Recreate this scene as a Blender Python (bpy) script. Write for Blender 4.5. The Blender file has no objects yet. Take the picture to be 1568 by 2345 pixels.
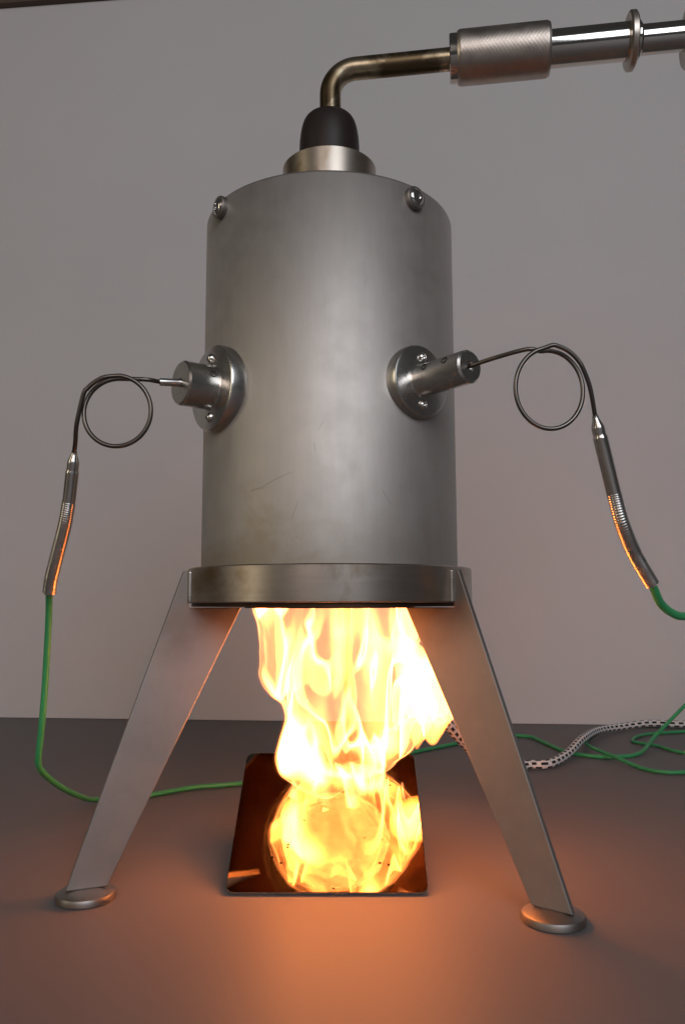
import bpy, math, random
from mathutils import Vector, Matrix, noise

sc = bpy.context.scene
COL = sc.collection
R = math.radians

# ---------------------------------------------------------------- camera
cam_d = bpy.data.cameras.new('camera')
cam = bpy.data.objects.new('camera', cam_d)
COL.objects.link(cam)
cam_d.sensor_fit = 'VERTICAL'
cam_d.sensor_height = 36.0
cam_d.lens = 1799.5 / 2345.0 * 36.0
cam_d.clip_start = 0.01
cam_d.clip_end = 50
pitch, yaw, roll = 0.11385, 0.01646, -0.00243
fw = Vector((math.sin(yaw) * math.cos(pitch), math.cos(yaw) * math.cos(pitch), math.sin(pitch)))
rt = Vector((math.cos(yaw), -math.sin(yaw), 0))
up = rt.cross(fw)
c_, s_ = math.cos(roll), math.sin(roll)
rt, up = rt * c_ + up * s_, up * c_ - rt * s_
m = Matrix((rt, up, -fw)).transposed().to_4x4()
m.translation = Vector((0, -0.37329, 0.1192))
cam.matrix_world = m
sc.camera = cam

# ---------------------------------------------------------------- world, lights, exposure
w = bpy.data.worlds.new('World')
sc.world = w
w.use_nodes = True
bg = w.node_tree.nodes['Background']
bg.inputs['Color'].default_value = (0.92, 0.88, 0.86, 1)
bg.inputs['Strength'].default_value = 0.042


def area(name, loc, target, sx, sy, power, col):
    l = bpy.data.lights.new(name, 'AREA')
    l.shape = 'RECTANGLE'
    l.size, l.size_y = sx, sy
    l.energy = power
    l.color = col
    o = bpy.data.objects.new(name, l)
    COL.objects.link(o)
    o.location = loc
    o.rotation_euler = (Vector(target) - Vector(loc)).to_track_quat('-Z', 'Y').to_euler()
    return o


# the window of the room behind the camera and a dimmer, warmer one to the left
area('window_light', (0.42, -1.45, 0.85), (0.06, 0, 0.22), 0.75, 0.9, 9.8, (0.88, 0.925, 1.0))
area('second_window_light', (-0.46, -1.55, 0.75), (0, 0, 0.2), 0.42, 0.8, 3.4, (1.0, 0.86, 0.79))
area('room_light', (-2.0, -1.05, 0.75), (0, 0, 0.2), 0.45, 1.2, 5.0, (1.0, 0.87, 0.62))

sc.view_settings.view_transform = 'Standard'
sc.view_settings.look = 'None'
sc.view_settings.gamma = 1
sc.view_settings.exposure = 0
sc.view_settings.use_curve_mapping = False
sc.render.engine = 'CYCLES'
sc.cycles.use_denoising = True
sc.cycles.max_bounces = 6
sc.cycles.transparent_max_bounces = 96
sc.cycles.sample_clamp_indirect = 40

# ---------------------------------------------------------------- helpers


def tag(o, label=None, cat=None, group=None, kind=None):
    if label: o['label'] = label
    if cat: o['category'] = cat
    if group: o['group'] = group
    if kind: o['kind'] = kind
    return o


def empty(name, loc=(0, 0, 0)):
    o = bpy.data.objects.new(name, None)
    COL.objects.link(o)
    o.location = loc
    o.empty_display_size = 0.02
    return o


def mesh(name, verts, faces, mat, parent=None, smooth=True, mtx=None, angle=35, uvs=None):
    me = bpy.data.meshes.new(name)
    if mtx is not None:
        verts = [mtx @ Vector(v) for v in verts]
    me.from_pydata([tuple(v) for v in verts], [], faces)
    if uvs:
        lay = me.uv_layers.new(name='UVMap')
        for i, uv in enumerate(uvs):
            lay.data[i].uv = uv
    me.materials.append(mat)
    me.validate()
    if smooth:
        me.polygons.foreach_set('use_smooth', [True] * len(me.polygons))
        try:
            me.set_sharp_from_angle(angle=R(angle))
        except Exception:
            pass
    o = bpy.data.objects.new(name, me)
    COL.objects.link(o)
    if parent: o.parent = parent
    return o


def frame(p, d, upv=(0, 0, 1)):
    """matrix whose local z points along d, local y close to upv"""
    z = Vector(d).normalized()
    x = Vector(upv).cross(z)
    if x.length < 1e-5: x = Vector((1, 0, 0))
    x.normalize()
    y = z.cross(x)
    mm = Matrix((x, y, z)).transposed().to_4x4()
    mm.translation = Vector(p)
    return mm


def lathe(prof, n=64):
    """prof: (r, z) points from bottom to top; r==0 ends are closed by a pole, equal first/last closes a ring"""
    V, F, idx = [], [], []
    closed = (abs(prof[0][0] - prof[-1][0]) < 1e-9 and abs(prof[0][1] - prof[-1][1]) < 1e-9)
    pr = prof[:-1] if closed else prof
    for r, z in pr:
        if r < 1e-7:
            idx.append([len(V)])
            V.append((0, 0, z))
        else:
            idx.append(list(range(len(V), len(V) + n)))
            for k in range(n):
                a = 2 * math.pi * k / n
                V.append((r * math.cos(a), r * math.sin(a), z))
    pairs = list(zip(idx[:-1], idx[1:]))
    if closed: pairs.append((idx[-1], idx[0]))
    for A, B in pairs:
        if len(A) == 1 and len(B) == 1: continue
        for k in range(n):
            j = (k + 1) % n
            if len(A) == 1: F.append((A[0], B[j], B[k]))
            elif len(B) == 1: F.append((A[k], A[j], B[0]))
            else: F.append((A[k], A[j], B[j], B[k]))
    return V, F


def cr(pts, step):
    """Catmull-Rom resample; points may carry extra values (radius)"""
    P = [tuple(p) for p in pts]
    P = [tuple(2 * a - b for a, b in zip(P[0], P[1]))] + P + [tuple(2 * a - b for a, b in zip(P[-1], P[-2]))]
    out = []
    for i in range(1, len(P) - 2):
        p0, p1, p2, p3 = P[i - 1:i + 3]
        L = math.dist(p1[:3], p2[:3])
        n = max(2, int(L / step))
        for k in range(n):
            t = k / n
            out.append(tuple(0.5 * ((2 * b) + (-a + c) * t + (2 * a - 5 * b + 4 * c - d) * t * t + (-a + 3 * b - 3 * c + d) * t ** 3)
                             for a, b, c, d in zip(p0, p1, p2, p3)))
    out.append(P[-2])
    return out


def tube(pts, rad, n=12, cap=True, uvlen=None):
    """round tube along pts; rad a number or a function of arc length -> radius"""
    P = [Vector(p[:3]) for p in pts]
    V, F, UV = [], [], []
    T = []
    for i in range(len(P)):
        a, b = P[max(0, i - 1)], P[min(len(P) - 1, i + 1)]
        T.append((b - a).normalized())
    u = Vector((0, 0, 1)).cross(T[0])
    if u.length < 1e-3: u = Vector((1, 0, 0)).cross(T[0])
    u.normalize()
    s = 0
    S = []
    for i, p in enumerate(P):
        if i: s += (p - P[i - 1]).length
        S.append(s)
        u = (u - T[i] * u.dot(T[i])).normalized()
        v = T[i].cross(u)
        r = rad(s) if callable(rad) else rad
        for k in range(n):
            a = 2 * math.pi * k / n
            V.append(p + (u * math.cos(a) + v * math.sin(a)) * r)
    for i in range(len(P) - 1):
        for k in range(n):
            j = (k + 1) % n
            F.append((i * n + k, i * n + j, (i + 1) * n + j, (i + 1) * n + k))
            if uvlen:
                UV += [(k / n, S[i] / uvlen), ((k + 1) / n, S[i] / uvlen), ((k + 1) / n, S[i + 1] / uvlen), (k / n, S[i + 1] / uvlen)]
    if cap:
        F.append(tuple(range(n - 1, -1, -1)))
        F.append(tuple((len(P) - 1) * n + k for k in range(n)))
        if uvlen: UV += [(0, 0)] * (2 * n)
    return V, F, UV


def extrude_poly(poly, th):
    """poly in (x, z) -> slab of thickness th along y"""
    n = len(poly)
    V = [(x, -th / 2, z) for x, z in poly] + [(x, th / 2, z) for x, z in poly]
    F = [tuple(range(n)), tuple(range(2 * n - 1, n - 1, -1))]
    for i in range(n):
        j = (i + 1) % n
        F.append((j, i, n + i, n + j))
    return V, F


def bevel(o, width, seg=2, angle=40):
    b = o.modifiers.new('bevel', 'BEVEL')
    b.width = width
    b.segments = seg
    b.limit_method = 'ANGLE'
    b.angle_limit = R(angle)
    return o


def box(x0, x1, y0, y1, z0, z1):
    V = [(x, y, z) for z in (z0, z1) for y in (y0, y1) for x in (x0, x1)]
    F = [(0, 2, 3, 1), (4, 5, 7, 6), (0, 1, 5, 4), (2, 6, 7, 3), (0, 4, 6, 2), (1, 3, 7, 5)]
    return V, F


# ---------------------------------------------------------------- materials


def newmat(name):
    mt = bpy.data.materials.new(name)
    mt.use_nodes = True
    nt = mt.node_tree
    b = nt.nodes['Principled BSDF']
    return mt, nt, b


def N(nt, typ, **kw):
    n = nt.nodes.new(typ)
    for k, v in kw.items():
        if k in n.inputs: n.inputs[k].default_value = v
        else: setattr(n, k, v)
    return n


def ramp(nt, fac, stops):
    r = nt.nodes.new('ShaderNodeValToRGB')
    el = r.color_ramp.elements
    while len(el) < len(stops): el.new(0.5)
    for e, (p, c) in zip(el, stops):
        e.position = p
        e.color = c if len(c) == 4 else (*c, 1)
    nt.links.new(fac, r.inputs['Fac'])
    return r.outputs['Color']


def metal(name, col, rough, var=0.12, scale=60, stretch=(1, 1, 1), rvar=0.08, bump=0.0, aniso=0.0, stain=None, bscale=None):
    mt, nt, b = newmat(name)
    L = nt.links.new
    tc = N(nt, 'ShaderNodeTexCoord')
    mp = N(nt, 'ShaderNodeMapping')
    mp.inputs['Scale'].default_value = stretch
    L(tc.outputs['Object'], mp.inputs['Vector'])
    n1 = N(nt, 'ShaderNodeTexNoise', Scale=scale, Detail=8.0, Roughness=0.62)
    L(mp.outputs['Vector'], n1.inputs['Vector'])
    d = tuple(max(0, c * (1 - var)) for c in col)
    h = tuple(min(1, c * (1 + var)) for c in col)
    cc = ramp(nt, n1.outputs['Fac'], [(0.3, d), (0.7, h)])
    if stain:
        n2 = N(nt, 'ShaderNodeTexNoise', Scale=stain[0], Detail=5.0, Roughness=0.55, Distortion=0.6)
        L(tc.outputs['Object'], n2.inputs['Vector'])
        f = ramp(nt, n2.outputs['Fac'], [(stain[1], (0, 0, 0)), (stain[2], (1, 1, 1))])
        mx = N(nt, 'ShaderNodeMix', data_type='RGBA')
        L(f, mx.inputs['Factor'])
        L(cc, mx.inputs['A'])
        mx.inputs['B'].default_value = (*stain[3], 1)
        cc = mx.outputs['Result']
    L(cc, b.inputs['Base Color'])
    n3 = N(nt, 'ShaderNodeTexNoise', Scale=scale * 0.35, Detail=5.0)
    L(tc.outputs['Object'], n3.inputs['Vector'])
    mr = N(nt, 'ShaderNodeMapRange')
    mr.inputs['From Min'].default_value = 0.3
    mr.inputs['From Max'].default_value = 0.7
    mr.inputs['To Min'].default_value = max(0.02, rough - rvar)
    mr.inputs['To Max'].default_value = rough + rvar
    L(n3.outputs['Fac'], mr.inputs['Value'])
    L(mr.outputs['Result'], b.inputs['Roughness'])
    b.inputs['Metallic'].default_value = 1
    if aniso:
        b.inputs['Anisotropic'].default_value = aniso
        tg = N(nt, 'ShaderNodeTangent', direction_type='RADIAL', axis='Z')
        L(tg.outputs['Tangent'], b.inputs['Tangent'])
    if bump:
        n4 = N(nt, 'ShaderNodeTexNoise', Scale=bscale or scale * 6, Detail=4.0)
        L(mp.outputs['Vector'], n4.inputs['Vector'])
        bp = N(nt, 'ShaderNodeBump', Strength=bump, Distance=0.0004)
        L(n4.outputs['Fac'], bp.inputs['Height'])
        L(bp.outputs['Normal'], b.inputs['Normal'])
    return mt


def plain(name, col, rough, metallic=0.0, var=0.1, scale=40, bump=0.0, spec=0.5):
    mt, nt, b = newmat(name)
    L = nt.links.new
    tc = N(nt, 'ShaderNodeTexCoord')
    n1 = N(nt, 'ShaderNodeTexNoise', Scale=scale, Detail=6.0, Roughness=0.6)
    L(tc.outputs['Object'], n1.inputs['Vector'])
    L(ramp(nt, n1.outputs['Fac'], [(0.3, tuple(c * (1 - var) for c in col)), (0.7, tuple(min(1, c * (1 + var)) for c in col))]), b.inputs['Base Color'])
    b.inputs['Roughness'].default_value = rough
    b.inputs['Metallic'].default_value = metallic
    b.inputs['Specular IOR Level'].default_value = spec
    if bump:
        n4 = N(nt, 'ShaderNodeTexNoise', Scale=scale * 8, Detail=4.0)
        L(tc.outputs['Object'], n4.inputs['Vector'])
        bp = N(nt, 'ShaderNodeBump', Strength=bump, Distance=0.0005)
        L(n4.outputs['Fac'], bp.inputs['Height'])
        L(bp.outputs['Normal'], b.inputs['Normal'])
    return mt


def body_steel():
    """satin rolled sheet: fine grain, handling smudges, a dark reflection painted low down and a few scratches"""
    mt = metal('satin_steel', (0.445, 0.412, 0.384), 0.53, var=0.03, scale=300, stretch=(1, 1, 0.12), rvar=0.025, bump=0.05,
               aniso=0.5, stain=(13, 0.55, 0.92, (0.385, 0.350, 0.315)), bscale=1500)
    nt = mt.node_tree
    L = nt.links.new
    b = nt.nodes['Principled BSDF']
    src = b.inputs['Base Color'].links[0].from_socket
    tc = N(nt, 'ShaderNodeTexCoord')
    sp = N(nt, 'ShaderNodeSeparateXYZ')
    L(tc.outputs['Object'], sp.inputs['Vector'])

    def mth(op, a, c=None):
        n = N(nt, 'ShaderNodeMath', operation=op)
        for i, q in enumerate((a, c)):
            if q is None: continue
            if isinstance(q, (int, float)): n.inputs[i].default_value = q
            else: L(q, n.inputs[i])
        return n.outputs[0]

    def mrange(v, f0, f1, t0, t1):
        m_ = N(nt, 'ShaderNodeMapRange', interpolation_type='SMOOTHSTEP')
        for k, q in (('From Min', f0), ('From Max', f1), ('To Min', t0), ('To Max', t1)):
            m_.inputs[k].default_value = q
        L(v, m_.inputs['Value'])
        return m_.outputs['Result']
    x, y, z = sp.outputs['X'], sp.outputs['Y'], sp.outputs['Z']
    # dark reflection painted in brown, strongest low on the left, ragged upper edge
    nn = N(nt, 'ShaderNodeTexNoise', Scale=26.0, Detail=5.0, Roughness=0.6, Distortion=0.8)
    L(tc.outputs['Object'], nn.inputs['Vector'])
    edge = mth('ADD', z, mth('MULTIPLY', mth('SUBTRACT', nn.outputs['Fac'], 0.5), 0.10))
    dark_refl = mrange(edge, 0.160, 0.130, 0.0, 0.5)
    dark_refl = mth('MULTIPLY', dark_refl, mrange(x, 0.03, -0.03, 0.35, 1.0))
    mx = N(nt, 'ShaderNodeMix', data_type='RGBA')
    L(dark_refl, mx.inputs['Factor'])
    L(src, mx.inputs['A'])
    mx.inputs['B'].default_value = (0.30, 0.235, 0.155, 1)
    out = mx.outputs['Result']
    # scratches: (x, z, angle, half length, half width)
    tot = None
    for sx, sz, ang, hl, hw in ((-0.0035, 0.1905, 62, 0.0030, 0.00011), (-0.0060, 0.1815, 100, 0.0026, 0.00012), (-0.0220, 0.1690, 24, 0.0100, 0.00013), (-0.0300, 0.1655, 10, 0.0042, 0.00022),
                                (0.0150, 0.2520, 78, 0.0030, 0.00008), (-0.0140, 0.1560, 70, 0.0060, 0.00010), (0.0230, 0.1620, 120, 0.0045, 0.00010)):
        ca, sa = math.cos(R(ang)), math.sin(R(ang))
        dx, dz = mth('SUBTRACT', x, sx), mth('SUBTRACT', z, sz)
        u = mth('ADD', mth('MULTIPLY', dx, ca), mth('MULTIPLY', dz, sa))
        v = mth('SUBTRACT', mth('MULTIPLY', dz, ca), mth('MULTIPLY', dx, sa))
        v = mth('ADD', v, mth('MULTIPLY', mth('MULTIPLY', u, u), 9.0))
        k = mth('MULTIPLY', mrange(mth('ABSOLUTE', v), hw, hw * 2.4, 1, 0), mrange(mth('ABSOLUTE', u), hl * 0.4, hl, 1, 0))
        tot = k if tot is None else mth('MAXIMUM', tot, k)
    tot = mth('MULTIPLY', tot, mth('LESS_THAN', y, 0.0))
    mx2 = N(nt, 'ShaderNodeMix', data_type='RGBA')
    L(mth('MULTIPLY', tot, 0.26), mx2.inputs['Factor'])
    L(out, mx2.inputs['A'])
    mx2.inputs['B'].default_value = (0.10, 0.085, 0.07, 1)
    L(mx2.outputs['Result'], b.inputs['Base Color'])
    return mt


M_body = body_steel()
M_collar = metal('straw_tinted_steel', (0.46, 0.405, 0.345), 0.34, var=0.12, scale=30, stretch=(1, 1, 0.2), rvar=0.06, stain=(60, 0.48, 0.66, (0.36, 0.28, 0.20)))
M_ring = metal('turned_steel', (0.50, 0.435, 0.385), 0.33, var=0.08, scale=40, stretch=(1, 1, 14), rvar=0.06, aniso=0.3, stain=(30, 0.46, 0.66, (0.27, 0.185, 0.115)))
M_fit = metal('machined_steel', (0.62, 0.595, 0.56), 0.27, var=0.06, scale=200, rvar=0.05)
M_screw = metal('bright_screw_steel', (0.72, 0.70, 0.67), 0.14, var=0.05, scale=200, rvar=0.03)
M_leg = metal('sheet_steel', (0.40, 0.37, 0.352), 0.52, var=0.05, scale=90, rvar=0.07, bump=0.06, stain=(24, 0.56, 0.80, (0.42, 0.37, 0.33)))


def add_ring_shade(mt, z0, z1, col, amount):
    """shade near the ring painted into the base colour: a ragged patch fixed to the object"""
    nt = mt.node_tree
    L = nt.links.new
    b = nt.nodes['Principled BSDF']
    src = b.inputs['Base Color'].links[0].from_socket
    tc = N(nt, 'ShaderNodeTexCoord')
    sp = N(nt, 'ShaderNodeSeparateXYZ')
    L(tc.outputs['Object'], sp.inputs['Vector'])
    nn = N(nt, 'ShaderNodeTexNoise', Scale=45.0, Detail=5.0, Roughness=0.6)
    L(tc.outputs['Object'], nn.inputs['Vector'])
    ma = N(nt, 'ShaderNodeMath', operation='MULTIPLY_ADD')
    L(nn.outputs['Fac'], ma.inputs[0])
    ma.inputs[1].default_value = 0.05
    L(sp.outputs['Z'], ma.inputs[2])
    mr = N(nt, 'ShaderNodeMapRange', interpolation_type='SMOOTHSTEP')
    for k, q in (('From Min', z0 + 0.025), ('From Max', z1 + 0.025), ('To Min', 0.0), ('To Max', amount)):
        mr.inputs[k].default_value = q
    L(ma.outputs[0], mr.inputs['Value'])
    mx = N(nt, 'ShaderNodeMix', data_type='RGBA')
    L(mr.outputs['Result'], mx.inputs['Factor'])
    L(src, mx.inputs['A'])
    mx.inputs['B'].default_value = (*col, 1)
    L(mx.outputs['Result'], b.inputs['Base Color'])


add_ring_shade(M_leg, 0.088, 0.118, (0.15, 0.11, 0.085), 0.55)  # shade of the base ring on the leg tops, painted into their colour
M_foot = metal('foot_steel', (0.30, 0.27, 0.25), 0.48, var=0.06, scale=90)
M_under = metal('heat_scaled_steel', (0.075, 0.045, 0.03), 0.55, var=0.3, scale=60, rvar=0.1)
M_soot = plain('sooted_steel', (0.035, 0.028, 0.024), 0.7, var=0.4, scale=120)
M_pipe_hot = metal('heat_tinted_steel', (0.46, 0.385, 0.27), 0.33, var=0.30, scale=60, rvar=0.12, stain=(42, 0.43, 0.56, (0.13, 0.095, 0.055)))
M_pipe = metal('polished_pipe_steel', (0.62, 0.60, 0.56), 0.12, var=0.06, scale=60, rvar=0.03)
M_knurl = metal('knurled_steel', (0.50, 0.44, 0.39), 0.40, var=0.08, scale=300)
M_cap = plain('black_rubber', (0.022, 0.014, 0.012), 0.48, var=0.25, scale=60, spec=0.4)
M_dark = plain('dark_recess', (0.012, 0.011, 0.010), 0.6)
M_wire = metal('sheath_steel', (0.15, 0.132, 0.118), 0.34, var=0.1, scale=150)
M_wire_bright = metal('sleeve_steel', (0.60, 0.57, 0.54), 0.26, var=0.06, scale=150)
M_green = plain('green_silicone', (0.045, 0.33, 0.12), 0.42, var=0.08, scale=80)


def braid_mat():
    mt, nt, b = newmat('braided_sleeve')
    L = nt.links.new
    uv = N(nt, 'ShaderNodeUVMap')
    mp = N(nt, 'ShaderNodeMapping')
    mp.inputs['Scale'].default_value = (6.0, 1.0, 1)
    mp.inputs['Rotation'].default_value = (0, 0, 0)
    L(uv.outputs['UV'], mp.inputs['Vector'])
    sep = N(nt, 'ShaderNodeSeparateXYZ')
    L(mp.outputs['Vector'], sep.inputs['Vector'])

    def mth(op, a, bb=None):
        n = N(nt, 'ShaderNodeMath', operation=op)
        for i, q in enumerate((a, bb)):
            if q is None: continue
            if isinstance(q, (int, float)): n.inputs[i].default_value = q
            else: L(q, n.inputs[i])
        return n.outputs[0]
    u, v = sep.outputs['X'], sep.outputs['Y']
    cell = mth('FLOOR', u)
    fu = mth('FRACT', u)
    v2 = mth('ADD', v, mth('MULTIPLY', cell, 0.5))
    fv = mth('FRACT', v2)
    a = mth('MULTIPLY', mth('GREATER_THAN', fu, 0.22), mth('LESS_THAN', fu, 0.80))
    c = mth('MULTIPLY', mth('GREATER_THAN', fv, 0.10), mth('LESS_THAN', fv, 0.68))
    dash = mth('MULTIPLY', a, c)
    mx = N(nt, 'ShaderNodeMix', data_type='RGBA')
    L(dash, mx.inputs['Factor'])
    mx.inputs['A'].default_value = (0.80, 0.77, 0.76, 1)
    mx.inputs['B'].default_value = (0.012, 0.011, 0.012, 1)
    L(mx.outputs['Result'], b.inputs['Base Color'])
    b.inputs['Roughness'].default_value = 0.85
    wv = N(nt, 'ShaderNodeTexWave', Scale=6.0, wave_type='BANDS', bands_direction='DIAGONAL')
    L(uv.outputs['UV'], wv.inputs['Vector'])
    bp = N(nt, 'ShaderNodeBump', Strength=0.5, Distance=0.0006)
    L(wv.outputs['Fac'], bp.inputs['Height'])
    L(bp.outputs['Normal'], b.inputs['Normal'])
    return mt


M_braid = braid_mat()


def mirror_mat():
    mt, nt, b = newmat('polished_plate_steel')
    L = nt.links.new
    tc = N(nt, 'ShaderNodeTexCoord')
    n1 = N(nt, 'ShaderNodeTexNoise', Scale=70.0, Detail=6.0, Roughness=0.6)
    L(tc.outputs['Object'], n1.inputs['Vector'])
    L(ramp(nt, n1.outputs['Fac'], [(0.35, (0.30, 0.22, 0.15)), (0.7, (0.37, 0.28, 0.20))]), b.inputs['Base Color'])
    b.inputs['Metallic'].default_value = 1
    base = b.inputs['Base Color'].links[0].from_socket
    vo = N(nt, 'ShaderNodeTexVoronoi', Scale=230.0, Randomness=1.0)
    L(tc.outputs['Object'], vo.inputs['Vector'])
    vm = N(nt, 'ShaderNodeTexNoise', Scale=60.0, Detail=2.0)
    L(tc.outputs['Object'], vm.inputs['Vector'])
    sp1 = N(nt, 'ShaderNodeMath', operation='LESS_THAN')
    L(vo.outputs['Distance'], sp1.inputs[0])
    sp1.inputs[1].default_value = 0.16
    sp2 = N(nt, 'ShaderNodeMath', operation='GREATER_THAN')
    L(vm.outputs['Fac'], sp2.inputs[0])
    sp2.inputs[1].default_value = 0.56
    sp3 = N(nt, 'ShaderNodeMath', operation='MULTIPLY')
    L(sp1.outputs[0], sp3.inputs[0])
    L(sp2.outputs[0], sp3.inputs[1])
    mxs = N(nt, 'ShaderNodeMix', data_type='RGBA')
    L(sp3.outputs[0], mxs.inputs['Factor'])
    L(base, mxs.inputs['A'])
    mxs.inputs['B'].default_value = (0.05, 0.03, 0.02, 1)
    L(mxs.outputs['Result'], b.inputs['Base Color'])
    n2 = N(nt, 'ShaderNodeTexNoise', Scale=180.0, Detail=6.0, Roughness=0.7)
    L(tc.outputs['Object'], n2.inputs['Vector'])
    mr = N(nt, 'ShaderNodeMapRange')
    mr.inputs['From Min'].default_value = 0.35
    mr.inputs['From Max'].default_value = 0.75
    mr.inputs['To Min'].default_value = 0.015
    mr.inputs['To Max'].default_value = 0.07
    L(n2.outputs['Fac'], mr.inputs['Value'])
    L(mr.outputs['Result'], b.inputs['Roughness'])
    n3 = N(nt, 'ShaderNodeTexNoise', Scale=45.0, Detail=2.0)
    L(tc.outputs['Object'], n3.inputs['Vector'])
    bp = N(nt, 'ShaderNodeBump', Strength=0.10, Distance=0.0006)
    L(n3.outputs['Fac'], bp.inputs['Height'])
    L(bp.outputs['Normal'], b.inputs['Normal'])
    return mt


M_mirror = mirror_mat()


def table_mat():
    mt, nt, b = newmat('grey_laminate')
    L = nt.links.new
    tc = N(nt, 'ShaderNodeTexCoord')
    n1 = N(nt, 'ShaderNodeTexNoise', Scale=9.0, Detail=7.0, Roughness=0.6)
    L(tc.outputs['Object'], n1.inputs['Vector'])
    n2 = N(nt, 'ShaderNodeTexNoise', Scale=900.0, Detail=3.0, Roughness=0.6)
    L(tc.outputs['Object'], n2.inputs['Vector'])
    ad = N(nt, 'ShaderNodeMath', operation='ADD')
    L(n1.outputs['Fac'], ad.inputs[0])
    L(n2.outputs['Fac'], ad.inputs[1])
    L(ramp(nt, ad.outputs[0], [(0.35, (0.122, 0.106, 0.106)), (0.75, (0.148, 0.130, 0.130))]), b.inputs['Base Color'])
    ad.inputs[1].default_value = 0
    b.inputs['Roughness'].default_value = 0.56
    b.inputs['Specular IOR Level'].default_value = 0.48
    bp = N(nt, 'ShaderNodeBump', Strength=0.06, Distance=0.0005)
    L(n2.outputs['Fac'], bp.inputs['Height'])
    L(bp.outputs['Normal'], b.inputs['Normal'])
    return mt


M_table = table_mat()
M_wall = plain('painted_wall', (0.60, 0.582, 0.588), 0.8, var=0.035, scale=3, bump=0.04, spec=0.2)
M_trim = plain('dark_board', (0.10, 0.065, 0.05), 0.7, var=0.1, scale=6)


def flame_mat(name, col, strength):
    mt = bpy.data.materials.new(name)
    mt.use_nodes = True
    nt = mt.node_tree
    nt.nodes.remove(nt.nodes['Principled BSDF'])
    e = N(nt, 'ShaderNodeEmission', Strength=strength)
    e.inputs['Color'].default_value = (*col, 1)
    nt.links.new(e.outputs[0], nt.nodes['Material Output'].inputs['Volume'])
    return mt


def flame_body_mat(name, col, lo=13.0, hb=2900.0, hm=2900.0, hol=0.010, core=10.0):
    """burning gas: soft bright fronts between darker cells, drawn out along the jet"""
    mt = flame_mat(name, col, 1.0)
    nt = mt.node_tree
    L = nt.links.new
    e = [n for n in nt.nodes if n.type == 'EMISSION'][0]

    def mth(op, a, b=None):
        n = N(nt, 'ShaderNodeMath', operation=op)
        for i, q in enumerate((a, b)):
            if q is None: continue
            if isinstance(q, (int, float)): n.inputs[i].default_value = q
            else: L(q, n.inputs[i])
        return n.outputs[0]

    def mrange(v, f0, f1, t0, t1):
        m_ = N(nt, 'ShaderNodeMapRange', interpolation_type='SMOOTHSTEP')
        for k, q in (('From Min', f0), ('From Max', f1), ('To Min', t0), ('To Max', t1)):
            m_.inputs[k].default_value = q
        L(v, m_.inputs['Value'])
        return m_.outputs['Result']

    def nz(scale, stretch, shift, det, dist):
        mp = N(nt, 'ShaderNodeMapping')
        mp.inputs['Scale'].default_value = stretch
        mp.inputs['Location'].default_value = shift
        L(tc.outputs['Object'], mp.inputs['Vector'])
        n_ = N(nt, 'ShaderNodeTexNoise', Scale=scale, Detail=det, Roughness=0.45, Distortion=dist)
        L(mp.outputs['Vector'], n_.inputs['Vector'])
        return n_.outputs['Fac']
    tc = N(nt, 'ShaderNodeTexCoord')
    a = nz(50.0, (1, 0.42, 0.28), (0.31, 0.12, 0.07), 0.6, 1.3)
    band = mrange(mth('ABSOLUTE', mth('SUBTRACT', a, 0.5)), 0.037, 0.0, 0.0, 1.0)
    b = nz(30.0, (1, 0.5, 0.40), (1.7, 0.4, 0.9), 0.6, 0.8)
    mass = mrange(b, 0.55, 0.75, 0.0, 1.0)
    # the jet is hollow: fuel-rich gas along its axis hardly glows
    sp_ = N(nt, 'ShaderNodeSeparateXYZ')
    L(tc.outputs['Object'], sp_.inputs['Vector'])
    dx = mth('SUBTRACT', sp_.outputs['X'], 0.005)
    rr = mth('SQRT', mth('ADD', mth('MULTIPLY', dx, dx), mth('MULTIPLY', sp_.outputs['Y'], sp_.outputs['Y'])))
    hh = mth('ADD', mth('MULTIPLY', sp_.outputs['Z'], 0.22), 0.019)
    hollow = mrange(mth('DIVIDE', rr, hh), 0.58, 1.02, hol, 1.0)
    tot = mth('ADD', mth('ADD', lo, mth('MULTIPLY', mth('POWER', band, 2.0), hb)), mth('MULTIPLY', mass, hm))
    tot = mth('ADD', mth('MULTIPLY', tot, hollow), core)
    L(tot, e.inputs['Strength'])
    mt.cycles.volume_step_rate = 0.17
    return mt


M_flame = flame_mat('flame_front', (1.0, 0.33, 0.09), 480)
M_flame_glow = flame_mat('flame_soft_glow', (1.0, 0.20, 0.03), 10)
M_flame_lobe = flame_body_mat('flame_lobe', (1.0, 0.245, 0.042), 700.0, 2200.0, 2200.0, 1.0)
M_flame_foot = flame_body_mat('flame_foot', (1.0, 0.33, 0.09), 5.0, 520.0, 260.0, 1.0, 0.0)
M_flame_body = flame_body_mat('flame_body', (1.0, 0.265, 0.055))

# ---------------------------------------------------------------- the setting
V, F = box(-1.6, 1.6, -1.3, 0.62, -0.03, 0.0)
tag(mesh('table', V, F, M_table, smooth=False), kind='structure')
# wall: stands on the table's far side, its right end a little nearer
wang = math.atan2(-0.067, 0.597)
wm = Matrix.Translation((0, 0.4315, 0)) @ Matrix.Rotation(wang, 4, 'Z')
V, F = box(-1.6, 1.6, 0.0, 0.05, 0.0005, 0.8052)
tag(mesh('wall', V, F, M_wall, smooth=False, mtx=wm), kind='structure')
V, F = box(-1.6, 1.6, -0.008, 0.05, 0.8054, 1.0)
tag(mesh('wall_trim_board', V, F, M_trim, smooth=False, mtx=wm), kind='structure')

# ---------------------------------------------------------------- burner


def az_dir(a):
    return Vector((math.sin(R(a)), -math.cos(R(a)), 0))


burner = tag(empty('burner'), 'brushed steel cylindrical burner on three flat splayed legs', 'burner')

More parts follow.
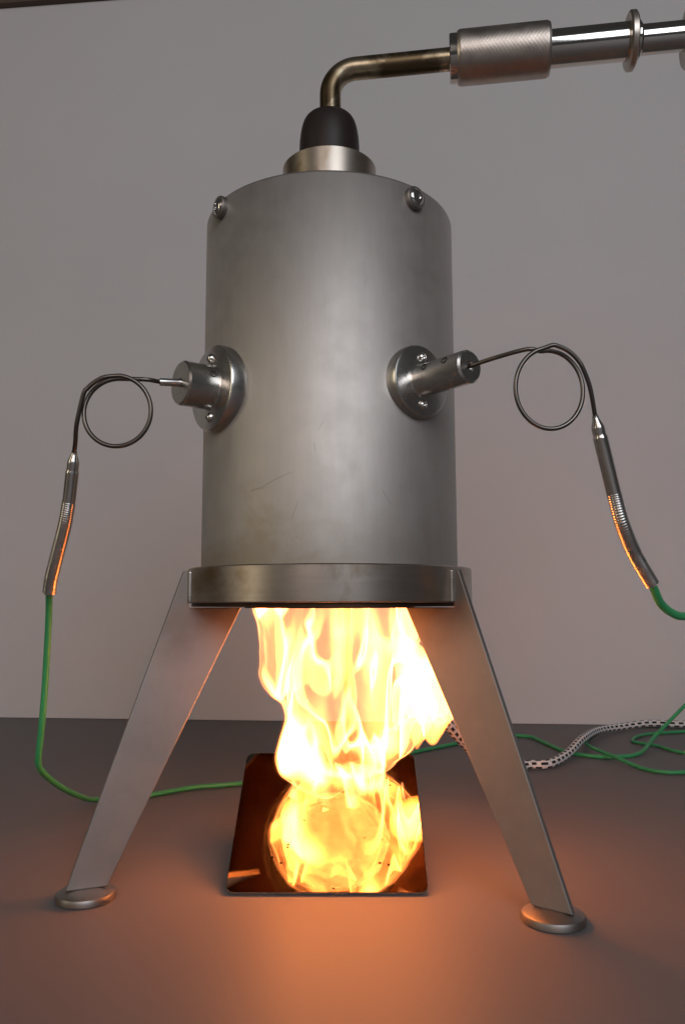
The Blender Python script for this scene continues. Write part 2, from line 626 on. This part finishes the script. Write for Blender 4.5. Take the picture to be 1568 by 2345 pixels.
RB = 0.060
V, F = lathe([(0.0, 0.150), (0.040, 0.150), (0.040, 0.1345), (RB, 0.1345), (RB, 0.2995), (RB - 0.0005, 0.3006), (RB - 0.0016, 0.3011), (0.0, 0.3011)], 160)
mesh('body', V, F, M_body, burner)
V, F = lathe([(0.0185, 0.3012), (0.0233, 0.3012), (0.0233, 0.3339), (0.0226, 0.3346), (0.0150, 0.3346), (0.0150, 0.3012), (0.0185, 0.3012)], 96)
mesh('collar', V, F, M_collar, burner)
prof = [(0.0, 0.3347), (0.0153, 0.3347), (0.0151, 0.3440)]
for k in range(1, 11):
    a = k / 10 * math.pi / 2
    prof.append((0.0060 + 0.0091 * math.cos(a) ** 0.46, 0.3440 + 0.0190 * math.sin(a)))
prof += [(0.0060, 0.3636), (0.0, 0.3636)]
V, F = lathe(prof, 72)
mesh('cap', V, F, M_cap, burner)
# base ring and the scaled burner plate below it
Z0, Z1, RR = 0.1188, 0.1343, 0.0662
V, F = lathe([(0.0405, Z0), (RR - 0.0006, Z0), (RR, Z0 + 0.0006), (RR, Z1 - 0.0005), (RR - 0.0005, Z1), (0.0405, Z1), (0.0405, Z0)], 160)
mesh('base_ring', V, F, M_ring, burner)
V, F = lathe([(0.0400, 0.1172), (0.0640, 0.1172), (0.0640, 0.11875), (0.0400, 0.11875), (0.0400, 0.1172)], 128)
mesh('burner_plate', V, F, M_under, burner)
V, F = lathe([(0.0385, 0.1165), (0.0398, 0.1165), (0.0398, 0.149), (0.0, 0.149), (0.0, 0.147), (0.0385, 0.147), (0.0385, 0.1165)], 96)
mesh('nozzle', V, F, M_soot, burner)


def button_screw(name, p, d, rh, hh, parent, washer=False):
    pr = [(0.0, 0.0), (rh, 0.0), (rh * 1.0, hh * 0.25), (rh * 0.90, hh * 0.62), (rh * 0.70, hh * 0.88), (rh * 0.50, hh), (rh * 0.46, hh * 0.96), (rh * 0.44, hh * 0.45), (0, hh * 0.40)]
    V, F = lathe(pr, 30)
    o = mesh(name, V, F, M_screw, parent, mtx=frame(p, d))
    return o


for a, zz in ((37.6, 0.2943), (-53.5, 0.2958), (172, 0.2950)):
    d = az_dir(a)
    V, F = lathe([(0, 0), (0.0050, 0), (0.0050, 0.0026), (0.0046, 0.0031), (0, 0.0031)], 40)
    wsh = mesh('washer', V, F, M_foot, burner, mtx=frame(d * (RB - 0.0006) + Vector((0, 0, zz)), d))
    button_screw('screw', d * (RB + 0.0024) + Vector((0, 0, zz)), d, 0.0037, 0.0011, wsh)

# legs
legs_az = (-69.0, 52.5, 172.0)
poly = [(0.0430, 0.1168), (0.0667, 0.1168), (0.0667, 0.1328), (0.0690, 0.1328), (0.1136, 0.0042), (0.0976, 0.0042)]
poly = poly[::-1]
for a in legs_az:
    d = az_dir(a)
    mtx = Matrix((d, Vector((0, 0, 1)).cross(d), Vector((0, 0, 1)))).transposed().to_4x4()
    V, F = extrude_poly(poly, 0.0028)
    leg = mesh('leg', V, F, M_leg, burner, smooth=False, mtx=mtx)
    bevel(leg, 0.0004, 2)
    V, F = lathe([(0, 0), (0.0115, 0), (0.0119, 0.0004), (0.0119, 0.0022), (0.0115, 0.0030), (0.0106, 0.0034), (0.0040, 0.0043), (0, 0.0043)], 64)
    mesh('foot', V, F, M_foot, leg, mtx=Matrix.Translation(d * 0.1056))
    for s in (-1, 1):
        t = Vector((0, 0, 1)).cross(d)
        pts = [d * (0.0663) + t * s * 0.0016 + Vector((0, 0, 0.1194 + 0.0130 * k / 20)) for k in range(21)]
        rnd = random.Random(int(a) + s)
        V, F, _ = tube(pts, lambda q: 0.0011 + 0.00012 * math.sin(q * 5200) * 0.3, 10)
        mesh('weld_bead', V, F, M_wire_bright, leg)

# sensor fittings


def fitting(a, z, rf, tf, rbos, rend, pcd, rs, setscrews):
    d = az_dir(a)
    base = d * 0.0585 + Vector((0, 0, z))
    top = 0.0585 + tf
    V, F = lathe([(0, -0.004), (rf * 0.8, -0.004), (rf, -0.0015), (rf, tf - 0.0012), (rf - 0.0004, tf - 0.0004), (rf - 0.0012, tf), (0, tf)], 96)
    fl = mesh('sensor_flange', V, F, M_fit, burner, mtx=frame(base, d))
    Lb = rend - top
    V, F = lathe([(0, 0), (rbos + 0.0005, 0), (rbos, 0.0006), (rbos, Lb - 0.0008), (rbos - 0.0008, Lb), (0.0020, Lb), (0.0018, Lb - 0.001), (0, Lb - 0.001)], 72)
    mesh('boss', V, F, M_fit, fl, mtx=frame(d * top + Vector((0, 0, z)), d))
    for s in (-1, 1):
        button_screw('screw', d * (top - 0.0002) + Vector((0, 0, z + s * pcd / 2)), d, rs, rs * 0.75, fl)
    t = Vector((0, 0, 1)).cross(d)
    for fr, ang in setscrews:
        nrm = t * math.cos(R(ang)) + Vector((0, 0, 1)) * math.sin(R(ang))
        V, F = lathe([(0, -0.001), (0.0015, -0.001), (0.0015, 0.00015), (0.0013, 0.0002), (0.0011, -0.0008), (0, -0.0009)], 20)
        mesh('set_screw', V, F, M_dark, fl, mtx=frame(d * (top + Lb * fr) + Vector((0, 0, z)) + nrm * rbos, nrm))
    return d


dL = fitting(-54.0, 0.2121, 0.0190, 0.0058, 0.0096, 0.0785, 0.0262, 0.0022, [(0.72, 200)] if False else [(0.22, 22)])
dR = fitting(38.0, 0.2119, 0.0156, 0.0052, 0.0068, 0.0905, 0.0206, 0.0021, [(0.25, 150), (0.68, 150)])

# ---------------------------------------------------------------- gas pipe
gas = tag(empty('gas_pipe', (0, 0, 0)), 'bent steel gas pipe with knurled coupling leaving the burner top', 'pipe')
PZ = 0.3885
pd = Vector((0.987, -0.160, 0)).normalized()
E0 = Vector((0.0005, 0, 0.3660))
el = []
Rb = 0.0128
cen = Vector((0.0005, 0, PZ - Rb)) + pd * Rb
el.append(E0)
el.append(Vector((0.0005, 0, 0.3705)))
for k in range(0, 15):
    t = k / 14 * math.pi / 2
    el.append(cen - pd * Rb * math.cos(t) + Vector((0, 0, Rb * math.sin(t))))


def on_pipe(x):
    """point of the pipe axis at world x"""
    return Vector((0.0005, 0, PZ)) + pd * ((x - 0.0005) / pd.x)


el.append(on_pipe(0.03))
el.append(on_pipe(0.045))
el.append(on_pipe(0.066))
V, F, _ = tube(el, 0.0054, 28)
mesh('elbow', V, F, M_pipe_hot, gas)


def pipe_part(name, x0, x1, prof, mat, n=56, parent=None):
    Lp = (x1 - x0) / pd.x
    V, F = lathe([(r, q * Lp) for r, q in prof], n)
    return mesh(name, V, F, mat, parent or gas, mtx=frame(on_pipe(x0), pd))


pipe_part('collar', 0.0600, 0.0638, [(0.0056, 0), (0.0108, 0), (0.0113, 0.12), (0.0113, 1), (0.0056, 1), (0.0056, 0)], M_pipe)
# knurled sleeve: a diamond relief on its own
Lk = (0.1078 - 0.0638) / pd.x
nk, mk = 120, 96
V, F = [], []
for i in range(mk + 1):
    q = i / mk
    for k in range(nk):
        a = 2 * math.pi * k / nk
        env = max(0.0, min(1.0, q / 0.03, (1 - q) / 0.03))
        dmd = 0.00003 * (abs(((k + i) % 4) - 2) + abs(((k - i) % 4) - 2) - 2)
        r = 0.0126 - 0.0007 * (1 - env) + dmd * env
        V.append((r * math.cos(a), r * math.sin(a), q * Lk))
for i in range(mk):
    for k in range(nk):
        j = (k + 1) % nk
        F.append((i * nk + k, i * nk + j, (i + 1) * nk + j, (i + 1) * nk + k))
F.append(tuple(range(nk - 1, -1, -1)))
F.append(tuple(mk * nk + k for k in range(nk)))
mesh('knurled_coupling', V, F, M_knurl, gas, mtx=frame(on_pipe(0.0638), pd), angle=60)
pipe_part('tube', 0.1078, 0.1440, [(0, 0), (0.0086, 0), (0.0086, 1), (0, 1)], M_pipe)
pipe_part('clamp_ring', 0.1440, 0.1476, [(0, 0), (0.0122, 0), (0.0132, 0.2), (0.0132, 0.8), (0.0122, 1), (0, 1)], M_knurl)
pipe_part('ferrule', 0.1476, 0.1502, [(0, 0), (0.0088, 0), (0.0088, 0.6), (0.0074, 1), (0, 1)], M_pipe)
pipe_part('tube', 0.1502, 0.1712, [(0, 0), (0.0068, 0), (0.0068, 1), (0, 1)], M_pipe)
pipe_part('end_disc', 0.1712, 0.1790, [(0, 0), (0.0140, 0), (0.0148, 0.1), (0.0148, 0.9), (0.0140, 1), (0, 1)], M_knurl)
pipe_part('tube', 0.1790, 0.2300, [(0, 0), (0.0068, 0), (0.0068, 1), (0, 1)], M_pipe)

# ---------------------------------------------------------------- thermocouples


def arc_c(c, rx, rz, a0, a1, n, y0, y1):
    out = []
    for k in range(n + 1):
        t = k / n
        a = R(a0 + (a1 - a0) * t)
        out.append((c[0] + rx * math.cos(a), y0 + (y1 - y0) * t, c[1] + rz * math.sin(a)))
    return out


def spring_prof(r, pitch=0.00095):
    return lambda s: r - 0.00022 + 0.00022 * abs(math.sin(math.pi * s / pitch))


# left one
tl = tag(empty('thermocouple', tuple(dL * 0.0785 + Vector((0, 0, 0.2121)))), 'thermocouple looping out of the left fitting, its green cable touching the tabletop behind the legs', 'thermocouple', 'looped thermocouples in the burner fittings')
inv = Matrix.Translation(-tl.location)
pe = dL * 0.0780 + Vector((0, 0, 0.2121))
V, F, _ = tube([pe - dL * 0.004, pe, pe + Vector((-0.0085, -0.0030, -0.0005))], 0.00165, 18)
mesh('guide_tube', V, F, M_wire_bright, tl, mtx=inv)
yl = -0.056
wire = [pe + Vector((-0.004, -0.001, 0)), pe + Vector((-0.0085, -0.0030, -0.0004)), (-0.0765, yl + 0.004, 0.2117)]
wire += arc_c((-0.0872, 0.1972), 0.0140, 0.0145, 88, 88 + 360, 48, yl + 0.003, yl - 0.0015)[:]
wire = [tuple(q) for q in wire]
wire += arc_c((-0.0872, 0.1968), 0.0156, 0.0150, 100, 150, 6, yl - 0.0018, yl - 0.001)[1:]
wire += [(-0.1040, yl + 0.002, 0.1925), (-0.1056, -0.050, 0.1855), (-0.1072, -0.0465, 0.1810)]
V, F, _ = tube(cr(wire, 0.0012), 0.00095, 12)
mesh('sheath_wire', V, F, M_wire, tl, mtx=inv)
p0, p1, p2 = Vector((-0.1068, -0.047, 0.1822)), Vector((-0.1103, -0.041, 0.1617)), Vector((-0.1122, -0.039, 0.1590))


def sleeve_r(L):
    return lambda s: 0.0012 + 0.0013 * min(1, max(0, (s - 0.001) / 0.0035)) + (0.0003 if s > 0.0085 else 0)


SL = 0.0
pts = [p0.lerp(p1 + (p1 - p0).normalized() * 0.002, k / 40) for k in range(41)]
V, F, _ = tube(pts, sleeve_r(1), 18)
mesh('transition_sleeve', V, F, M_wire_bright, tl, mtx=inv, angle=50)
sp = cr([p1, (-0.1128, -0.0375, 0.1523), (-0.1172, -0.0315, 0.1418), (-0.1222, -0.0245, 0.1300), (-0.1243, -0.0205, 0.1238)], 0.00016)
V, F, _ = tube(sp, spring_prof(0.0030), 18)
mesh('spring_guard', V, F, M_wire_bright, tl, mtx=inv, angle=80)
cab = [(-0.1222, -0.0245, 0.1300), (-0.1243, -0.0205, 0.1238), (-0.1278, -0.0100, 0.1113), (-0.1310, -0.002, 0.0849), (-0.1328, 0.001, 0.0652), (-0.1350, 0.005, 0.0520),
       (-0.1368, 0.010, 0.0430), (-0.1370, 0.024, 0.0345), (-0.1368, 0.047, 0.0240), (-0.1380, 0.075, 0.0140), (-0.1392, 0.100, 0.0060), (-0.1360, 0.117, 0.0020), (-0.1225, 0.1235, 0.0016), (-0.1088, 0.129, 0.0016), (-0.0852, 0.1478, 0.0016),
       (-0.0543, 0.1592, 0.0016), (0.005, 0.200, 0.0016), (0.0672, 0.2627, 0.0016), (0.1121, 0.304, 0.0016), (0.150, 0.335, 0.0016), (0.1740, 0.330, 0.0016), (0.1789, 0.3053, 0.0016),
       (0.1854, 0.2599, 0.0016), (0.1984, 0.2425, 0.0016), (0.2142, 0.2380, 0.0016), (0.2400, 0.2500, 0.002), (0.268, 0.285, 0.010), (0.300, 0.300, 0.032), (0.335, 0.312, 0.058), (0.40, 0.33, 0.085)]
V, F, _ = tube(cr(cab, 0.003), 0.0015, 14)
mesh('cable', V, F, M_green, tl, mtx=inv)

# right one
tr = tag(empty('thermocouple', tuple(dR * 0.0905 + Vector((0, 0, 0.2119)))), 'thermocouple looping out of the right fitting, its green cable leaving the picture in the air', 'thermocouple', 'looped thermocouples in the burner fittings')
inv = Matrix.Translation(-tr.location)
yr = -0.085
pe = dR * 0.0900 + Vector((0, 0, 0.2119))
wire = [tuple(pe - dR * 0.003), tuple(pe), (0.0650, -0.0790, 0.2132), (0.0755, yr + 0.001, 0.2147)]
wire += arc_c((0.0829, 0.1990), 0.0130, 0.0154, 100, 100 - 360, 48, yr + 0.002, yr - 0.0015)
wire += arc_c((0.0829, 0.1992), 0.0146, 0.0162, 85, 30, 7, yr - 0.002, yr - 0.0005)
wire += [(0.0988, -0.0835, 0.2000), (0.1016, -0.0800, 0.1893), (0.1022, -0.0800, 0.1862)]
V, F, _ = tube(cr(wire, 0.0012), 0.00086, 12)
mesh('sheath_wire', V, F, M_wire, tr, mtx=inv)
p0, p1 = Vector((0.1015, -0.0800, 0.1898)), Vector((0.1092, -0.0755, 0.1602))
pts = [p0.lerp(p1 + (p1 - p0).normalized() * 0.002, k / 50) for k in range(51)]
V, F, _ = tube(pts, sleeve_r(1), 18)
mesh('transition_sleeve', V, F, M_wire_bright, tr, mtx=inv, angle=50)
sp = cr([tuple(p1), (0.1123, -0.0745, 0.1486), (0.1195, -0.067, 0.1375), (0.1283, -0.0605, 0.1262)], 0.00016)
V, F, _ = tube(sp, spring_prof(0.0029), 18)
mesh('spring_guard', V, F, M_wire_bright, tr, mtx=inv, angle=80)
cab = [(0.1195, -0.067, 0.1375), (0.1283, -0.0605, 0.1262), (0.1336, -0.055, 0.1186), (0.1405, -0.050, 0.1143), (0.1481, -0.045, 0.1129), (0.1738, -0.020, 0.1146), (0.22, 0.03, 0.11), (0.26, 0.10, 0.09)]
V, F, _ = tube(cr(cab, 0.003), 0.0017, 14)
mesh('cable', V, F, M_green, tr, mtx=inv)

# ---------------------------------------------------------------- loose cables on the table
ca = [(0.3900, 0.3700, 0.0016), (0.3446, 0.3800, 0.0016), (0.3142, 0.3850, 0.0016), (0.2765, 0.3880, 0.0016), (0.2548, 0.3720, 0.0016), (0.2255, 0.3247, 0.0016), (0.2060, 0.270, 0.0048), (0.2108, 0.2229, 0.0046),
      (0.2202, 0.1988, 0.0016), (0.2299, 0.1845, 0.0016), (0.2459, 0.1835, 0.0016), (0.29, 0.20, 0.0016)]
V, F, _ = tube(cr(ca, 0.003), 0.0014, 12)
tag(mesh('green_cable', V, F, M_green), 'green cable curling under the braided cable and sweeping forward out at the right', 'cable', 'loose green cables')
cb = [(0.2560, 0.3050, 0.0016), (0.2673, 0.2831, 0.0016), (0.2720, 0.2595, 0.0016), (0.2844, 0.247, 0.0016), (0.32, 0.235, 0.0016)]
cb = [(0.33, 0.355, 0.0016), (0.28, 0.338, 0.0016)] + cb
V, F, _ = tube(cr(cb, 0.003), 0.0013, 12)
tag(mesh('green_cable', V, F, M_green), 'short bend of green cable on the table at the right picture edge', 'cable', 'loose green cables')
br = [(-0.030, 0.120, 0.0034), (-0.012, 0.110, 0.0040), (0.006, 0.098, 0.0150), (0.026, 0.086, 0.0380), (0.0450, 0.079, 0.0540), (0.0614, 0.080, 0.0545), (0.0770, 0.105, 0.0385), (0.0900, 0.132, 0.0250), (0.1060, 0.165, 0.0090), (0.1240, 0.190, 0.0036), (0.1421, 0.2022, 0.0034), (0.1568, 0.2047, 0.0034),
      (0.1783, 0.2319, 0.0052), (0.203, 0.2728, 0.0092), (0.2356, 0.3327, 0.0062), (0.2660, 0.362, 0.0044), (0.2943, 0.371, 0.0060), (0.3147, 0.365, 0.0064), (0.3350, 0.361, 0.0060), (0.40, 0.34, 0.004)]
V, F, UV = tube(cr(br, 0.0025), 0.0031, 20, uvlen=0.0076)
tag(mesh('braided_cable', V, F, M_braid, uvs=UV), 'white fabric braided cable with black dashes running behind the right leg', 'cable')

# ---------------------------------------------------------------- mirror plate
plate = tag(empty('mirror_plate', (0, 0, 0)), 'square polished metal plate tilted up under the flame, mirroring it', 'plate')
f0, f1 = Vector((-0.0426, -0.0351, 0.0)), Vector((0.0400, -0.0379, 0.0))
b0, b1 = Vector((-0.0402, 0.0310, 0.0432)), Vector((0.0434, 0.0297, 0.0430))
xa = ((f1 - f0) + (b1 - b0)).normalized()
ya = ((b0 + b1) - (f0 + f1))
Ly = ya.length / 2
ya = (ya - xa * ya.dot(xa)).normalized()
za = xa.cross(ya)
Wp = ((f1 - f0).length + (b1 - b0).length) / 2
pm = Matrix((xa, ya, za)).transposed().to_4x4()
pm.translation = (f0 + f1) / 2
TH = 0.0015
pm.translation = pm.translation + za * 0 + Vector((0, 0, 0.0001))


def rrect(w, l, r, n=6):
    out = []
    for cx, cy, a0 in ((w / 2 - r, r, -90), (w / 2 - r, l - r, 0), (-w / 2 + r, l - r, 90), (-w / 2 + r, r, 180)):
        for k in range(n + 1):
            a = R(a0 + 90 * k / n)
            out.append((cx + r * math.cos(a), cy + r * math.sin(a)))
    return out


rp = rrect(Wp, Ly, 0.0040)
n = len(rp)
V = [(x, y, 0) for x, y in rp] + [(x, y, TH) for x, y in rp]
F = [tuple(range(n - 1, -1, -1)), tuple(range(n, 2 * n))] + [(i, (i + 1) % n, n + (i + 1) % n, n + i) for i in range(n)]
o = mesh('plate', V, F, M_mirror, plate, smooth=False, mtx=pm)
o.data.materials.append(M_wire_bright)
for pl in o.data.polygons:
    if len(pl.vertices) == 4: pl.material_index = 1
bevel(o, 0.0003, 2)
# easel strut that holds the rear edge up
V, F = box(-0.012, 0.012, 0.0, 0.0015, 0.0, 0.0385)
o = mesh('prop', V, F, M_leg, plate, smooth=False, mtx=Matrix.Translation((0, 0.0265, 0)))
# specks of soot on the polished face
rnd = random.Random(4)

# ---------------------------------------------------------------- flame
flame = tag(empty('flame', (0, 0, 0.03)), 'bright yellow and orange flame shooting down from the burner onto the plate', 'flame')


def flame_sheet(name, path, seed, amp, tmin, tmax, mat, n=56, step=0.0012, freq=55.0, shell=True):
    """hollow tongue of fire: path of (x, y, z, rx, ry); wall thickness varies"""
    P = cr(path, step)
    off = Vector((seed * 3.17, seed * 1.31, seed * 2.03))
    rings = len(P)
    outer, inner = [], []
    for i, (x, y, z, rx, ry) in enumerate(P):
        rx, ry = max(rx, 0.0004), max(ry, 0.0004)
        e = min(1.0, i / 4.0 + 0.15, (rings - 1 - i) / 4.0 + 0.15)
        for k in range(n):
            a = 2 * math.pi * k / n
            c = Vector((x, y, z))
            d = Vector((rx * math.cos(a), ry * math.sin(a), 0))
            q = c + d
            qs = Vector((q.x, q.y, q.z * 0.62)) * freq + off
            nz = noise.noise(qs) + 0.5 * noise.noise(qs * 2.3) + 0.22 * noise.noise(qs * 5.1)
            dn = d.normalized()
            rr = d.length
            o_r = max(rr * 0.35, rr + amp * nz * e)
            th = tmin + (tmax - tmin) * max(0.0, min(1.0, 0.5 + 0.9 * noise.noise(qs * 0.9 + Vector((9.1, 3.3, 5.7)))))
            th = min(th, o_r * 0.75)
            outer.append(c + dn * o_r)
            inner.append(c + dn * (o_r - th))
    V, F = list(outer), []

    def skin(base, flip):
        for i in range(rings - 1):
            for k in range(n):
                j = (k + 1) % n
                f = (base + i * n + k, base + i * n + j, base + (i + 1) * n + j, base + (i + 1) * n + k)
                F.append(f if flip else f[::-1])
        f = tuple(base + k for k in range(n))
        F.append(f[::-1] if flip else f)
        f = tuple(base + (rings - 1) * n + k for k in range(n))
        F.append(f if flip else f[::-1])
    # paths run downward: ring order reversed against the lathe
    skin(0, False)
    if shell:
        base = len(V)
        # the inner skin keeps just clear of the outer one at both ends
        V += inner
        for k in range(n):
            V[base + k] = V[base + k] + Vector((0, 0, -0.0003))
            V[base + (rings - 1) * n + k] = V[base + (rings - 1) * n + k] + Vector((0, 0, 0.0003))
        skin(base, True)
    inv = Matrix.Translation((0, 0, -0.03))
    return mesh(name, V, F, mat, flame, mtx=inv)


def outline(rows, yc=0.0, depth=0.85):
    out = []
    for z, xl, xr in rows:
        h = (xr - xl) / 2
        out.append(((xl + xr) / 2, yc, z, h, h * depth))
    return out


hull = [(0.1215, -0.0300, 0.0320), (0.1180, -0.0356, 0.0375), (0.1083, -0.0338, 0.0415), (0.1035, -0.0332, 0.0428), (0.0965, -0.0325, 0.0405), (0.0900, -0.0320, 0.0425), (0.0836, -0.0316, 0.0450), (0.0764, -0.0286, 0.0455),
        (0.0725, -0.0235, 0.0450), (0.0650, -0.0212, 0.0440), (0.0527, -0.0236, 0.0390), (0.0475, -0.0244, 0.0325), (0.0430, -0.0240, 0.0262), (0.0395, -0.0215, 0.0185), (0.0360, -0.0170, 0.0115), (0.0325, -0.0110, 0.0060), (0.0300, -0.0050, 0.0010)]
flame_sheet('flame_sheet', outline(hull, 0.0, 0.85), 1, 0.0024, 0.00015, 0.0006, M_flame, n=80)
flame_sheet('flame_body', outline([(z, xl + 0.001, xr - 0.001) for z, xl, xr in hull], 0.0, 0.85), 1, 0.0024, 0, 0, M_flame_body, n=80, shell=False)
# the soft halo of hot gas round it
flame_sheet('flame_halo', outline([(z, xl - 0.0012, xr + 0.0012) for z, xl, xr in hull], 0.0, 0.85), 1, 0.0024, 0.0022, 0.0022, M_flame_glow, n=80)

# right lobe that leans out behind the leg
lobe_b = [(0.036, 0.002, 0.090, 0.002, 0.002), (0.039, 0.002, 0.082, 0.007, 0.007), (0.0425, 0.002, 0.072, 0.0085, 0.008), (0.0430, 0.002, 0.064, 0.0062, 0.006), (0.0415, 0.002, 0.057, 0.0035, 0.004), (0.0405, 0.002, 0.051, 0.0006, 0.0006)]
lobe = [(0.034, 0.004, 0.103, 0.003, 0.004), (0.036, 0.004, 0.099, 0.006, 0.007), (0.040, 0.004, 0.090, 0.010, 0.010), (0.0445, 0.004, 0.080, 0.0130, 0.011), (0.0490, 0.004, 0.070, 0.0125, 0.010), (0.0495, 0.004, 0.0635, 0.0092, 0.008), (0.0487, 0.004, 0.0595, 0.0064, 0.006), (0.0482, 0.004, 0.0562, 0.0040, 0.004), (0.0480, 0.004, 0.0536, 0.0019, 0.002), (0.0480, 0.004, 0.0524, 0.0006, 0.0006)]
flame_sheet('flame_tongue', [(x, y, z, a * 0.96, b * 0.96) for x, y, z, a, b in lobe], 2, 0.0020, 0, 0, M_flame_lobe, n=56, step=0.001, freq=58, shell=False)
flame_sheet('flame_tongue', lobe_b, 5, 0.0014, 0, 0, M_flame_lobe, n=48, step=0.001, freq=60, shell=False)
# fire spreading over the plate where the jet strikes it
foot = [(0.006, 0.000, 0.0450, 0.010, 0.006), (0.007, 0.000, 0.0415, 0.020, 0.009), (0.008, -0.001, 0.0375, 0.0275, 0.011), (0.009, -0.003, 0.0335, 0.0290, 0.011), (0.009, -0.005, 0.0300, 0.0230, 0.009), (0.009, -0.006, 0.0280, 0.0100, 0.005), (0.009, -0.006, 0.0272, 0.0020, 0.001)]
flame_sheet('flame_curl', foot, 9, 0.0042, 0, 0, M_flame_foot, n=64, step=0.0008, freq=85, shell=False)
